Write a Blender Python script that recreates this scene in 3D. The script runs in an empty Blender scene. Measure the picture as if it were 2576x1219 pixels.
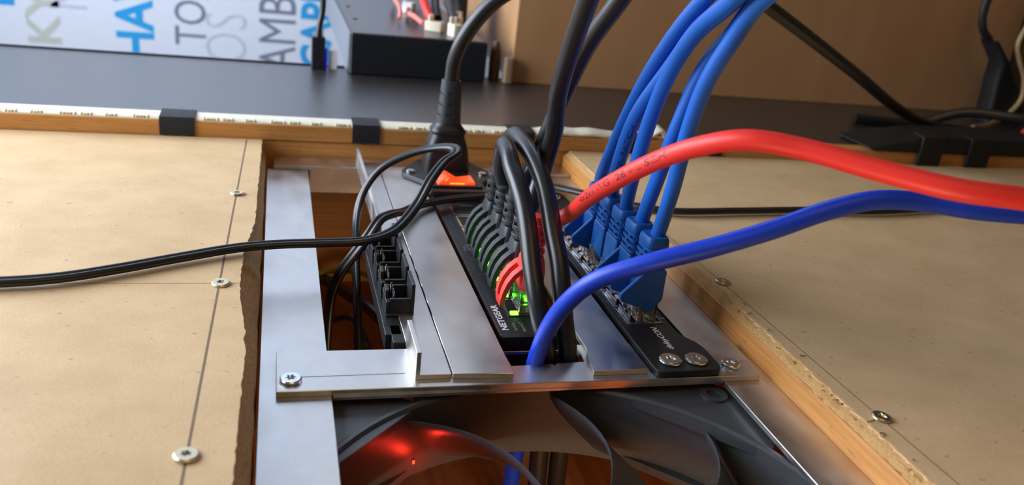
import bpy, bmesh, math, random
from mathutils import Vector, Matrix
random.seed(7)
S = 0.001                       # everything below is written in millimetres
C = bpy.context.scene.collection
scene = bpy.context.scene

# ------------------------------------------------------------------ camera, world, lights, exposure
cam_d = bpy.data.cameras.new('camera')
cam = bpy.data.objects.new('camera', cam_d); C.objects.link(cam)
right = Vector((0.962234, -0.249239, 0.109480))
down = Vector((0.006357, -0.381488, -0.924352))
fwd = Vector((0.272150, 0.890139, -0.365496))
M3 = Matrix((right, -down, -fwd)).transposed()
cam.matrix_world = Matrix.Translation(Vector((0, 0, 150)) * S) @ M3.to_4x4()
cam_d.sensor_fit = 'HORIZONTAL'; cam_d.sensor_width = 36.0
cam_d.lens = 36.0 * 2100 / 2576
cam_d.clip_start = 0.01; cam_d.clip_end = 50
cam_d.dof.use_dof = True
cam_d.dof.focus_distance = 0.325
cam_d.dof.aperture_fstop = 13.0
scene.camera = cam

world = bpy.data.worlds.new('world'); scene.world = world; world.use_nodes = True
wb = world.node_tree.nodes['Background']
wb.inputs[0].default_value = (1.0, 0.88, 0.72, 1); wb.inputs[1].default_value = 0.06

def area(name, loc, target, sx, sy, power, color):
    d = bpy.data.lights.new(name, 'AREA'); d.shape = 'RECTANGLE'
    d.size = sx * S; d.size_y = sy * S; d.energy = power; d.color = color
    o = bpy.data.objects.new(name, d); C.objects.link(o)
    o.location = Vector(loc) * S
    o.rotation_euler = (Vector(target) - Vector(loc)).to_track_quat('-Z', 'Y').to_euler()
    return o
area('window_light', (-560, 580, 300), (60, 480, 10), 940, 480, 14.0, (0.87, 0.95, 1.08))
area('daylight_behind_blind', (-160, 1680, 760), (-160, 1300, 560), 1700, 900, 42.0, (0.81, 0.93, 1.07))
area('warm_fill_light', (140, -150, 760), (150, 250, 0), 400, 400, 0.75, (1.0, 0.60, 0.18))  # added warm fill from overhead for the cabinet-side panel, no visible lamp
area('box_fill_light', (84, 40, -30), (84, 300, -90), 90, 40, 0.42, (1.0, 0.72, 0.45))  # unseen fill added to brighten the wood below the fan

vs = scene.view_settings
vs.view_transform = 'Standard'; vs.look = 'None'; vs.gamma = 1; vs.use_curve_mapping = False
vs.exposure = 0.0

# ------------------------------------------------------------------ materials
def srgb(r, g, b):
    f = lambda c: ((c / 255 + 0.055) / 1.055) ** 2.4 if c / 255 > 0.04045 else c / 255 / 12.92
    return (f(r), f(g), f(b), 1)

def mat(name, col, rough=0.5, metal=0.0, var=0.0, scale=(400, 400, 400), bump=0.0, col2=None, detail=3,
        emit=None, estr=0.0, trans=0.0, rvar=0.0, coat=0.0, spec=None, bscale=None, contrast=(0.3, 0.7)):
    m = bpy.data.materials.new(name); m.use_nodes = True
    nt = m.node_tree; p = nt.nodes['Principled BSDF']
    p.inputs['Base Color'].default_value = col
    p.inputs['Roughness'].default_value = rough
    p.inputs['Metallic'].default_value = metal
    if spec is not None: p.inputs['Specular IOR Level'].default_value = spec
    if coat: p.inputs['Coat Weight'].default_value = coat; p.inputs['Coat Roughness'].default_value = 0.1
    if trans: p.inputs['Transmission Weight'].default_value = trans; p.inputs['IOR'].default_value = 1.45
    if emit:
        p.inputs['Emission Color'].default_value = emit; p.inputs['Emission Strength'].default_value = estr
    if var or bump or col2 or rvar:
        tc = nt.nodes.new('ShaderNodeTexCoord'); mp = nt.nodes.new('ShaderNodeMapping')
        mp.inputs['Scale'].default_value = scale
        nz = nt.nodes.new('ShaderNodeTexNoise'); nz.inputs['Scale'].default_value = 1.0
        nz.inputs['Detail'].default_value = detail; nz.inputs['Roughness'].default_value = 0.6
        nt.links.new(tc.outputs['Object'], mp.inputs[0]); nt.links.new(mp.outputs[0], nz.inputs['Vector'])
        if var or col2:
            rp = nt.nodes.new('ShaderNodeValToRGB')
            rp.color_ramp.elements[0].position = contrast[0]; rp.color_ramp.elements[1].position = contrast[1]
            c2 = col2 if col2 else tuple(max(0, c * (1 - var)) for c in col[:3]) + (1,)
            rp.color_ramp.elements[0].color = c2; rp.color_ramp.elements[1].color = col
            nt.links.new(nz.outputs[0], rp.inputs[0]); nt.links.new(rp.outputs[0], p.inputs['Base Color'])
        if rvar:
            mr = nt.nodes.new('ShaderNodeMapRange')
            mr.inputs['To Min'].default_value = max(0.05, rough - rvar); mr.inputs['To Max'].default_value = rough + rvar
            nt.links.new(nz.outputs[0], mr.inputs['Value']); nt.links.new(mr.outputs[0], p.inputs['Roughness'])
        if bump:
            bp = nt.nodes.new('ShaderNodeBump'); bp.inputs['Strength'].default_value = bump
            bp.inputs['Distance'].default_value = 0.0003
            if bscale:
                mp2 = nt.nodes.new('ShaderNodeMapping'); mp2.inputs['Scale'].default_value = bscale
                n2 = nt.nodes.new('ShaderNodeTexNoise'); n2.inputs['Scale'].default_value = 1.0; n2.inputs['Detail'].default_value = 4
                nt.links.new(tc.outputs['Object'], mp2.inputs[0]); nt.links.new(mp2.outputs[0], n2.inputs['Vector'])
                nt.links.new(n2.outputs[0], bp.inputs['Height'])
            else:
                nt.links.new(nz.outputs[0], bp.inputs['Height'])
            nt.links.new(bp.outputs[0], p.inputs['Normal'])
    return m

def mat_fibre(name, base, mid, fleck):
    """fibreboard: fine fibres, soft blotches, sparse dark flecks"""
    m = bpy.data.materials.new(name); m.use_nodes = True
    nt = m.node_tree; p = nt.nodes['Principled BSDF']; L = nt.links
    p.inputs['Roughness'].default_value = 0.62; p.inputs['Specular IOR Level'].default_value = 0.25
    tc = nt.nodes.new('ShaderNodeTexCoord')
    def noise(sc, det):
        mp = nt.nodes.new('ShaderNodeMapping'); mp.inputs['Scale'].default_value = sc
        n = nt.nodes.new('ShaderNodeTexNoise'); n.inputs['Scale'].default_value = 1; n.inputs['Detail'].default_value = det
        L.new(tc.outputs['Object'], mp.inputs[0]); L.new(mp.outputs[0], n.inputs['Vector']); return n
    a = noise((1600, 2300, 1600), 3); b = noise((45, 60, 45), 3); c = noise((260, 420, 260), 2)
    ra = nt.nodes.new('ShaderNodeValToRGB'); ra.color_ramp.elements[0].position = 0.3; ra.color_ramp.elements[1].position = 0.62
    ra.color_ramp.elements[0].color = mid; ra.color_ramp.elements[1].color = base
    L.new(a.outputs[0], ra.inputs[0])
    rb = nt.nodes.new('ShaderNodeValToRGB'); rb.color_ramp.elements[0].position = 0.3; rb.color_ramp.elements[1].position = 0.7
    rb.color_ramp.elements[0].color = (0.86, 0.84, 0.8, 1); rb.color_ramp.elements[1].color = (1, 1, 1, 1)
    L.new(b.outputs[0], rb.inputs[0])
    mx = nt.nodes.new('ShaderNodeMix'); mx.data_type = 'RGBA'; mx.blend_type = 'MULTIPLY'; mx.inputs[0].default_value = 1
    L.new(ra.outputs[0], mx.inputs[6]); L.new(rb.outputs[0], mx.inputs[7])
    rc = nt.nodes.new('ShaderNodeValToRGB'); rc.color_ramp.elements[0].position = 0.26; rc.color_ramp.elements[1].position = 0.31
    rc.color_ramp.elements[0].color = (0.6, 0.6, 0.6, 1); rc.color_ramp.elements[1].color = (0, 0, 0, 1)
    L.new(c.outputs[0], rc.inputs[0])
    m2 = nt.nodes.new('ShaderNodeMix'); m2.data_type = 'RGBA'
    L.new(rc.outputs[0], m2.inputs[0]); L.new(mx.outputs[2], m2.inputs[6]); m2.inputs[7].default_value = fleck
    L.new(m2.outputs[2], p.inputs['Base Color'])
    bp = nt.nodes.new('ShaderNodeBump'); bp.inputs['Strength'].default_value = 0.25; bp.inputs['Distance'].default_value = 0.0002
    L.new(a.outputs[0], bp.inputs['Height']); L.new(bp.outputs[0], p.inputs['Normal'])
    return m

def mat_wood(name, base, dark, axis_scale, rough=0.45, flecks=None):
    """grained wood with short dark pores stretched along the grain"""
    m = bpy.data.materials.new(name); m.use_nodes = True
    nt = m.node_tree; p = nt.nodes['Principled BSDF']; L = nt.links
    p.inputs['Roughness'].default_value = rough; p.inputs['Specular IOR Level'].default_value = 0.35
    tc = nt.nodes.new('ShaderNodeTexCoord')
    def noise(sc, det):
        mp = nt.nodes.new('ShaderNodeMapping'); mp.inputs['Scale'].default_value = sc
        n = nt.nodes.new('ShaderNodeTexNoise'); n.inputs['Scale'].default_value = 1; n.inputs['Detail'].default_value = det
        L.new(tc.outputs['Object'], mp.inputs[0]); L.new(mp.outputs[0], n.inputs['Vector']); return n
    a = noise(axis_scale, 5)
    ra = nt.nodes.new('ShaderNodeValToRGB'); ra.color_ramp.elements[0].position = 0.25; ra.color_ramp.elements[1].position = 0.75
    ra.color_ramp.elements[0].color = dark; ra.color_ramp.elements[1].color = base
    L.new(a.outputs[0], ra.inputs[0])
    out = ra.outputs[0]
    if flecks:
        c = noise(flecks, 1)
        rc = nt.nodes.new('ShaderNodeValToRGB'); rc.color_ramp.elements[0].position = 0.27; rc.color_ramp.elements[1].position = 0.32
        rc.color_ramp.elements[0].color = (0.55, 0.55, 0.55, 1); rc.color_ramp.elements[1].color = (0, 0, 0, 1)
        L.new(c.outputs[0], rc.inputs[0])
        m2 = nt.nodes.new('ShaderNodeMix'); m2.data_type = 'RGBA'
        L.new(rc.outputs[0], m2.inputs[0]); L.new(out, m2.inputs[6]); m2.inputs[7].default_value = tuple(x * 0.35 for x in dark[:3]) + (1,)
        out = m2.outputs[2]
    L.new(out, p.inputs['Base Color'])
    bp = nt.nodes.new('ShaderNodeBump'); bp.inputs['Strength'].default_value = 0.12; bp.inputs['Distance'].default_value = 0.0002
    L.new(a.outputs[0], bp.inputs['Height']); L.new(bp.outputs[0], p.inputs['Normal'])
    return m

def mat_alu(name, axis, base=(0.76, 0.74, 0.715, 1), rough=0.36):
    """brushed, slightly smudged aluminium; axis is the direction of the extrusion lines"""
    m = bpy.data.materials.new(name); m.use_nodes = True
    nt = m.node_tree; p = nt.nodes['Principled BSDF']; L = nt.links
    p.inputs['Metallic'].default_value = 1.0
    tc = nt.nodes.new('ShaderNodeTexCoord')
    def noise(sc, det):
        mp = nt.nodes.new('ShaderNodeMapping'); mp.inputs['Scale'].default_value = sc
        n = nt.nodes.new('ShaderNodeTexNoise'); n.inputs['Scale'].default_value = 1; n.inputs['Detail'].default_value = det
        L.new(tc.outputs['Object'], mp.inputs[0]); L.new(mp.outputs[0], n.inputs['Vector']); return n
    line = (25, 2200, 2200) if axis == 'x' else (2200, 25, 2200)
    a = noise(line, 2); b = noise((70, 45, 70), 4)
    ra = nt.nodes.new('ShaderNodeValToRGB'); ra.color_ramp.elements[0].position = 0.3; ra.color_ramp.elements[1].position = 0.65
    ra.color_ramp.elements[0].color = tuple(x * 0.78 for x in base[:3]) + (1,); ra.color_ramp.elements[1].color = base
    L.new(b.outputs[0], ra.inputs[0]); L.new(ra.outputs[0], p.inputs['Base Color'])
    mr = nt.nodes.new('ShaderNodeMapRange'); mr.inputs['From Min'].default_value = 0.3; mr.inputs['From Max'].default_value = 0.7
    mr.inputs['To Min'].default_value = rough - 0.08; mr.inputs['To Max'].default_value = rough + 0.12
    L.new(b.outputs[0], mr.inputs['Value']); L.new(mr.outputs[0], p.inputs['Roughness'])
    bp = nt.nodes.new('ShaderNodeBump'); bp.inputs['Strength'].default_value = 0.12; bp.inputs['Distance'].default_value = 0.0001
    L.new(a.outputs[0], bp.inputs['Height']); L.new(bp.outputs[0], p.inputs['Normal'])
    return m

def mat_glow(name, col, strength):
    return mat(name, col, rough=0.4, emit=col, estr=strength)

MDF = mat_fibre('fibreboard', srgb(222, 193, 152), srgb(208, 176, 130), srgb(140, 108, 72))
CHIP = mat('chipboard_core', srgb(208, 174, 124), 0.9, var=0.38, scale=(900, 500, 900), bump=0.9, detail=4)
RAW = mat('torn_fibre', srgb(212, 166, 106), 0.95, var=0.3, scale=(1500, 900, 1500), bump=0.9)
BEECH = mat_wood('beech', srgb(212, 150, 80), srgb(178, 116, 56), (900, 28, 900), flecks=(2200, 160, 2200))
BEECHX = mat_wood('beech_rail', srgb(210, 152, 86), srgb(186, 126, 66), (22, 900, 900), flecks=(120, 2200, 2200))
DRAWER = mat_wood('drawer_wood', srgb(190, 112, 52), srgb(150, 82, 36), (300, 22, 300), 0.5, flecks=(1300, 130, 1300))
CABINET = mat_wood('cabinet_veneer', srgb(186, 142, 100), srgb(174, 130, 88), (40, 40, 9), 0.5)
DESK = mat('desk_black', srgb(34, 31, 31), 0.34, rvar=0.03, scale=(200, 200, 200))
DESK.node_tree.nodes['Principled BSDF'].inputs['IOR'].default_value = 2.4
ALUX = mat_alu('aluminium_across', 'x'); ALUY = mat_alu('aluminium_along', 'y')
SAW = mat('sawn_aluminium', (0.72, 0.72, 0.74, 1), 0.5, 1.0, var=0.3, scale=(1500, 1500, 300), bump=0.5)
ZINC = mat('zinc_screw', (0.74, 0.77, 0.80, 1), 0.25, 1.0)
BRASS = mat('yellow_zinc_screw', (0.68, 0.60, 0.42, 1), 0.33, 1.0)
RECESS = mat('screw_recess_metal', (0.45, 0.45, 0.45, 1), 0.35, 1.0)
PORTSHADE = mat('painted_port_shade', (0.012, 0.012, 0.014, 1), 0.7)  # near-black colour painted for the shade inside the ports
BLK = mat('black_plastic', srgb(32, 33, 36), 0.42, var=0.2, scale=(900, 900, 900), bump=0.05)
BLKM = mat('black_powder_coat', srgb(27, 27, 29), 0.5, bump=0.15, scale=(3000, 3000, 3000), var=0.25)
BLKRUB = mat('black_rubber_boot', srgb(46, 49, 53), 0.5)
BLKPVC = mat('black_cable_sheath', srgb(32, 32, 33), 0.33, spec=0.55)
TAPE = mat('black_cloth_tape', srgb(26, 29, 36), 0.6, bump=0.3, scale=(2500, 2500, 2500), var=0.3)
FAN = mat('fan_plastic', srgb(68, 72, 76), 0.36, var=0.15, scale=(300, 300, 300), bump=0.05)
BLUE = mat('light_blue_sheath', srgb(22, 98, 196), 0.42)
BLUEBOOT = mat('blue_boot', srgb(18, 92, 178), 0.45)
NAVY = mat('royal_blue_sheath', srgb(16, 60, 192), 0.42)
RED = mat('red_sheath', srgb(226, 50, 42), 0.45)
REDBOOT = mat('red_boot', srgb(238, 66, 54), 0.42)
CLEAR = mat('clear_plug', (0.93, 0.96, 0.98, 1), 0.12, trans=1.0)
NICKEL = mat('nickel_shield', (0.72, 0.72, 0.72, 1), 0.22, 1.0, var=0.25, scale=(500, 500, 500))
GOLD = mat('gold_contact', (0.72, 0.62, 0.42, 1), 0.25, 1.0)
WHITEPRINT = mat('white_print', srgb(226, 226, 226), 0.6)
GREYPRINT = mat('grey_print', srgb(150, 150, 150), 0.6)
REDINK = mat('black_ink', srgb(122, 28, 26), 0.6)
BLUEINK = mat('dark_ink', srgb(10, 30, 80), 0.6)
LEDWHITE = mat('led_strip_silicone', srgb(238, 234, 212), 0.35, var=0.08, scale=(300, 300, 300))
LEDCHIP = mat('led_component', srgb(208, 194, 160), 0.5)
GREENLED = mat_glow('green_led', (0.10, 1.0, 0.02, 1), 9.0)
REDLED = mat_glow('red_led', (1.0, 0.03, 0.01, 1), 5.0)
ROCKER = mat('red_rocker', (1.0, 0.07, 0.02, 1), 0.25, emit=(1.0, 0.075, 0.012, 1), estr=0.9)
ROCKLAMP = mat_glow('rocker_lamp', (1.0, 0.22, 0.03, 1), 2.2)
PENCIL = mat('pencil_line', srgb(118, 98, 76), 0.7)
SCORE = mat('scored_line', srgb(160, 118, 74), 0.8)
CREAM = mat('cream_plastic', srgb(226, 218, 196), 0.5)
WHITE = mat('white_plastic', srgb(232, 233, 236), 0.5)
TANSHEATH = mat('tan_sheath', srgb(176, 146, 104), 0.5)
YELGREEN = mat('yellow_green_sheath', srgb(150, 150, 20), 0.5)
COBALT = mat('cobalt_plastic', srgb(30, 40, 220), 0.4)
CASE = mat('black_case_paint', srgb(22, 26, 34), 0.4, bump=0.1, scale=(1500, 1500, 1500))
CASETOP = mat('dark_case_metal', srgb(52, 54, 60), 0.3, metal=0.0, spec=0.7)
CASESIDE = mat('brushed_case_side', (0.32, 0.34, 0.38, 1), 0.35, metal=0.7)
BLIND = None
def mat_blind():
    m = bpy.data.materials.new('printed_blind_cloth'); m.use_nodes = True
    nt = m.node_tree; p = nt.nodes['Principled BSDF']
    p.inputs['Base Color'].default_value = srgb(236, 238, 242); p.inputs['Roughness'].default_value = 0.9
    tr = nt.nodes.new('ShaderNodeBsdfTranslucent'); tr.inputs[0].default_value = srgb(232, 236, 244)
    mx = nt.nodes.new('ShaderNodeMixShader'); mx.inputs[0].default_value = 0.55
    nt.links.new(p.outputs[0], mx.inputs[1]); nt.links.new(tr.outputs[0], mx.inputs[2])
    nt.links.new(mx.outputs[0], nt.nodes['Material Output'].inputs[0]); return m
BLIND = mat_blind()
def mat_print(name, col):
    m = bpy.data.materials.new(name); m.use_nodes = True
    nt = m.node_tree; p = nt.nodes['Principled BSDF']
    p.inputs['Base Color'].default_value = col; p.inputs['Roughness'].default_value = 0.9
    tr = nt.nodes.new('ShaderNodeBsdfTranslucent'); tr.inputs[0].default_value = col
    mx = nt.nodes.new('ShaderNodeMixShader'); mx.inputs[0].default_value = 0.55
    nt.links.new(p.outputs[0], mx.inputs[1]); nt.links.new(tr.outputs[0], mx.inputs[2])
    nt.links.new(mx.outputs[0], nt.nodes['Material Output'].inputs[0]); return m
INKBLUE = mat_print('print_blue', srgb(70, 190, 245)); INKGREY = mat_print('print_grey', srgb(150, 156, 172))
INKPALE = mat_print('print_pale_grey', srgb(226, 229, 238)); INKSAGE = mat_print('print_sage', srgb(226, 228, 216))

# ------------------------------------------------------------------ mesh helpers (millimetres)
class MB:
    def __init__(s): s.bm = bmesh.new()
    def verts(s, pts): return [s.bm.verts.new(p) for p in pts]
    def face(s, vs):
        try: return s.bm.faces.new(vs)
        except ValueError: return None
    def box(s, x0, x1, y0, y1, z0, z1):
        v = s.verts([(x, y, z) for z in (z0, z1) for y in (y0, y1) for x in (x0, x1)])
        for f in ((0, 2, 3, 1), (4, 5, 7, 6), (0, 1, 5, 4), (2, 6, 7, 3), (0, 4, 6, 2), (1, 3, 7, 5)): s.face([v[i] for i in f])
        return s
    def prism(s, poly, axis, d0, d1):
        """poly: 2D outline; axis 'z': (x,y); axis 'y': (x,z); axis 'x': (y,z)"""
        def P(a, b, d): return {'z': (a, b, d), 'y': (a, d, b), 'x': (d, a, b)}[axis]
        A = s.verts([P(a, b, d0) for a, b in poly]); B = s.verts([P(a, b, d1) for a, b in poly])
        n = len(poly)
        s.face(A); s.face(B)
        for i in range(n): s.face([A[i], A[(i + 1) % n], B[(i + 1) % n], B[i]])
        return s
    def loft(s, rings, cap=True, closed=False):
        R = [s.verts(r) for r in rings]; n = len(R[0])
        k = len(R)
        for a in range(k if closed else k - 1):
            p, q = R[a], R[(a + 1) % k]
            for i in range(n): s.face([p[i], p[(i + 1) % n], q[(i + 1) % n], q[i]])
        if cap and not closed: s.face(R[0]); s.face(R[-1])
        return s
    def lathe(s, prof, cx=0, cy=0, n=24, cap=True):
        rings = [[(cx + r * math.cos(2 * math.pi * i / n), cy + r * math.sin(2 * math.pi * i / n), z) for i in range(n)] for r, z in prof]
        return s.loft(rings, cap)
    def sweep(s, pts, prof, up=(0, 0, 1), step=2.5, scales=None):
        P = resample(pts, step); F = frames(P, Vector(up))
        rings = []
        for i, p in enumerate(P):
            t, u, w = F[i]
            k = scales(i / (len(P) - 1)) if scales else 1.0
            rings.append([p + u * (a * k) + w * (b * k) for a, b in prof])
        return s.loft(rings)

def catmull(P, n=14):
    P = [Vector(p) for p in P]; out = []
    Q = [P[0] * 2 - P[1]] + P + [P[-1] * 2 - P[-2]]
    for i in range(1, len(Q) - 2):
        a, b, c, d = Q[i - 1:i + 3]
        # centripetal parametrisation keeps tight bends free of loops
        t0 = 0; t1 = t0 + max((b - a).length, 1e-6) ** 0.5; t2 = t1 + max((c - b).length, 1e-6) ** 0.5; t3 = t2 + max((d - c).length, 1e-6) ** 0.5
        for k in range(n):
            t = t1 + (t2 - t1) * k / n
            A1 = a * ((t1 - t) / (t1 - t0)) + b * ((t - t0) / (t1 - t0)); A2 = b * ((t2 - t) / (t2 - t1)) + c * ((t - t1) / (t2 - t1)); A3 = c * ((t3 - t) / (t3 - t2)) + d * ((t - t2) / (t3 - t2))
            B1 = A1 * ((t2 - t) / (t2 - t0)) + A2 * ((t - t0) / (t2 - t0)); B2 = A2 * ((t3 - t) / (t3 - t1)) + A3 * ((t - t1) / (t3 - t1))
            out.append(B1 * ((t2 - t) / (t2 - t1)) + B2 * ((t - t1) / (t2 - t1)))
    out.append(P[-1]); return out
def resample(pts, step):
    D = catmull(pts); L = [0]
    for a, b in zip(D, D[1:]): L.append(L[-1] + (b - a).length)
    n = max(2, int(L[-1] / step)); out = []; j = 0
    for i in range(n + 1):
        t = L[-1] * i / n
        while j < len(L) - 2 and L[j + 1] < t: j += 1
        f = (t - L[j]) / max(1e-9, L[j + 1] - L[j]); out.append(D[j].lerp(D[j + 1], min(1, max(0, f))))
    return out
def frames(P, up):
    F = []; u = up
    for i in range(len(P)):
        t = (P[min(i + 1, len(P) - 1)] - P[max(i - 1, 0)]).normalized()
        u = (u - t * u.dot(t))
        if u.length < 1e-5: u = t.orthogonal()
        u.normalize(); F.append((t, u.copy(), t.cross(u)))
    return F
def circle(r, n=16): return [(r * math.cos(2 * math.pi * i / n), r * math.sin(2 * math.pi * i / n)) for i in range(n)]
def twin(r, n=10):
    """figure-of-eight outline of a twin flex"""
    out = [(r * math.cos(a) , r * 0.88 + r * math.sin(a)) for a in [math.radians(-50 + 280 * i / n) for i in range(n + 1)]]
    return out + [(-a, -b) for a, b in out]
def rrect(w, d, r, n=4, cx=0, cy=0):
    out = []
    for sx, sy, a0 in ((1, 1, 0), (-1, 1, 90), (-1, -1, 180), (1, -1, 270)):
        for i in range(n + 1):
            a = math.radians(a0 + 90 * i / n)
            out.append((cx + sx * (w / 2 - r) + r * math.cos(a), cy + sy * (d / 2 - r) + r * math.sin(a)))
    return out

def finish(m, name, material, parent=None, origin=None, bevel=0.0, angle=35):
    """link the builder's mesh as ONE object; verts are in mm, world space (or thing-local when the parent is at 0 and moved later)"""
    bm = m.bm
    bmesh.ops.remove_doubles(bm, verts=bm.verts, dist=1e-4)
    bmesh.ops.recalc_face_normals(bm, faces=bm.faces)
    if bevel:
        E = [e for e in bm.edges if len(e.link_faces) == 2 and e.calc_face_angle(0) > 0.6]
        bmesh.ops.bevel(bm, geom=E, offset=bevel, segments=1, affect='EDGES', clamp_overlap=True)
    org = Vector((0, 0, 0))
    if parent is not None: org = Vector(parent['_org'])
    elif origin is not None: org = Vector(origin)
    elif len(bm.verts):
        xs = [v.co for v in bm.verts]
        org = Vector(((min(c.x for c in xs) + max(c.x for c in xs)) / 2, (min(c.y for c in xs) + max(c.y for c in xs)) / 2, min(c.z for c in xs)))
    bmesh.ops.transform(bm, matrix=Matrix.Scale(S, 4) @ Matrix.Translation(-org), verts=bm.verts)
    me = bpy.data.meshes.new(name); bm.to_mesh(me); bm.free()
    me.shade_smooth()
    me.set_sharp_from_angle(angle=math.radians(angle))
    for x in (material if isinstance(material, (list, tuple)) else [material]): me.materials.append(x)
    o = bpy.data.objects.new(name, me); C.objects.link(o)
    o['_org'] = tuple(org)
    if parent is not None: o.parent = parent
    else: o.location = org * S
    return o
def tag(o, label, cat, group=None):
    o['label'] = label; o['category'] = cat
    if group: o['group'] = group
    return o
def thing(name, label, cat, org, group=None):
    o = bpy.data.objects.new(name, None); C.objects.link(o); o.empty_display_size = 0.005
    o['_org'] = tuple(org); o.location = Vector(org) * S
    return tag(o, label, cat, group)
def sub(o, parent):
    """move a part under another part (same thing origin kept)"""
    o.parent = parent; return o
def structure(o): o['kind'] = 'structure'; return o
def copy_tree(o, parent=None):
    c = o.copy(); C.objects.link(c)
    if parent is not None: c.parent = parent
    for ch in list(o.children): copy_tree(ch, c)
    return c

def text_mb(word, height, width=None, bold=0.0, depth=0.06):
    """flat lettering in the xy plane: returns verts (mm) and faces, x along the word, cap height = height"""
    cu = bpy.data.curves.new('lettering_curve', 'FONT'); cu.body = word; cu.size = 1.0; cu.offset = bold; cu.resolution_u = 3; cu.fill_mode = 'FRONT'
    o = bpy.data.objects.new('lettering_curve', cu); C.objects.link(o)
    dg = bpy.context.evaluated_depsgraph_get(); dg.update()
    ev = o.evaluated_get(dg); me = ev.to_mesh()
    V = [v.co.copy() for v in me.vertices]; Fc = [tuple(p.vertices) for p in me.polygons]
    ev.to_mesh_clear(); bpy.data.objects.remove(o); bpy.data.curves.remove(cu)
    x0 = min(v.x for v in V); x1 = max(v.x for v in V)
    caps = 0.70 + 2 * bold
    ky = height / caps; kx = width / (x1 - x0) if width else ky
    return [((v.x - x0) * kx, (v.y + bold) * ky) for v in V], Fc
def lettering(word, height, width, bold, place, name, material, parent):
    V, Fc = text_mb(word, height, width, bold)
    m = MB(); vs = m.verts([place(a, b) for a, b in V])
    for f in Fc: m.face([vs[i] for i in f])
    return finish(m, name, material, parent)

# ------------------------------------------------------------------ setting
m = MB(); m.box(150, 2600, 1600, 1620, -700, 1500)
structure(finish(m, 'wall_back', mat('wall_paint_dark', srgb(96, 80, 62), 0.8, var=0.1, scale=(30, 30, 30))))
m = MB(); m.box(-2500, 2600, -1500, 1700, -720, -700)
structure(finish(m, 'floor', mat_wood('floor_boards', srgb(120, 92, 66), srgb(92, 66, 46), (60, 4, 60))))

# printed roller blind, daylight behind it
bl = thing('printed_blind', 'white roller blind printed with upright rows of city names beyond the black desk', 'blind', (-380, 1300, -650))
m = MB(); m.box(-1100, 380, 1300, 1300.8, -650, 1000); finish(m, 'cloth', BLIND, bl)
def col(word, x0, x1, z0, length, ink, bold):
    h = x1 - x0
    lettering(word, h, length, bold, lambda a, b: (x1 - b, 1299.2, z0 + a), 'lettering', ink, bl)
col('BERLIN', -388, -343, -41, 215, INKBLUE, 0.03)
col('KYOTO', -332, -289, -89, 205, INKSAGE, 0.03)
col('NEW YORK', -300, -254, -39, 270, INKPALE, 0.0)
col('HAVANA', -220, -169, -103, 246, INKBLUE, 0.03)
col('TOKYO', -142, -99, -78, 158, INKGREY, 0.0)
col('LOS ANGELES', -102, -44, -127, 360, INKPALE, -0.012)
col('HAMBURG', -27, 26, -142, 250, INKGREY, 0.0)
col('CAPE TOWN', 32, 78, -101, 300, INKBLUE, 0.03)

# desk: black top
m = MB(); m.prism([(-700, 507), (1100, 507), (1100, 640), (663, 668), (56, 677), (-192, 680), (-700, 686)], 'z', 4, 21)
dk = thing('desk', 'glossy black desk top behind the wooden rail with the light strip', 'desk', (200, 590, 4))
finish(m, 'desk_top', DESK, dk, bevel=0.6)
m = MB(); m.prism([(-700, 686.2), (-192, 680.2), (52, 677.3), (52, 679.4), (-192, 682.4), (-700, 688.4)], 'z', 4, 22.2); finish(m, 'edge_band', mat('edge_band_dark', srgb(40, 46, 58), 0.6), dk)

# wooden cabinet on the desk, seen behind the cables
cb = thing('wooden_cabinet', 'tall plain wooden cabinet standing at the back of the black desk', 'cabinet', (420, 655, 21))
m = MB(); m.prism([(184, 659), (664, 648), (664, 652), (188, 663)], 'z', 21, 330); finish(m, 'front_panel', CABINET, cb, bevel=0.5)
m = MB(); m.prism([(184, 659), (188, 663.2), (222, 1180), (218, 1180)], 'z', 21, 330); finish(m, 'side_panel', CABINET, cb, bevel=0.5)
m = MB(); m.prism([(188.2, 663.4), (664, 652.2), (664, 1180), (222.2, 1180)], 'z', 326, 330); finish(m, 'top_panel', CABINET, cb, bevel=0.5)

# ------------------------------------------------------------------ wooden frame: rail, panels
rail = thing('wooden_rail', 'long beech rail running across the scene under the white light strip', 'rail', (200, 499, -85))
m = MB(); m.box(-600, 1000, 492, 506.5, 11.4, 20.8); finish(m, 'cap_board', BEECHX, rail, bevel=0.5)
m = MB(); m.box(-600, 1000, 493.0, 506.5, -85, 11.2); finish(m, 'lower_board', BEECHX, rail, bevel=0.5)

def jag(a, b, n, amp, rnd):
    out = []
    for i in range(n + 1):
        t = i / n; out.append((a[0] + (b[0] - a[0]) * t + (rnd.random() - 0.5) * amp, a[1] + (b[1] - a[1]) * t))
    return out
rnd = random.Random(3)
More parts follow.
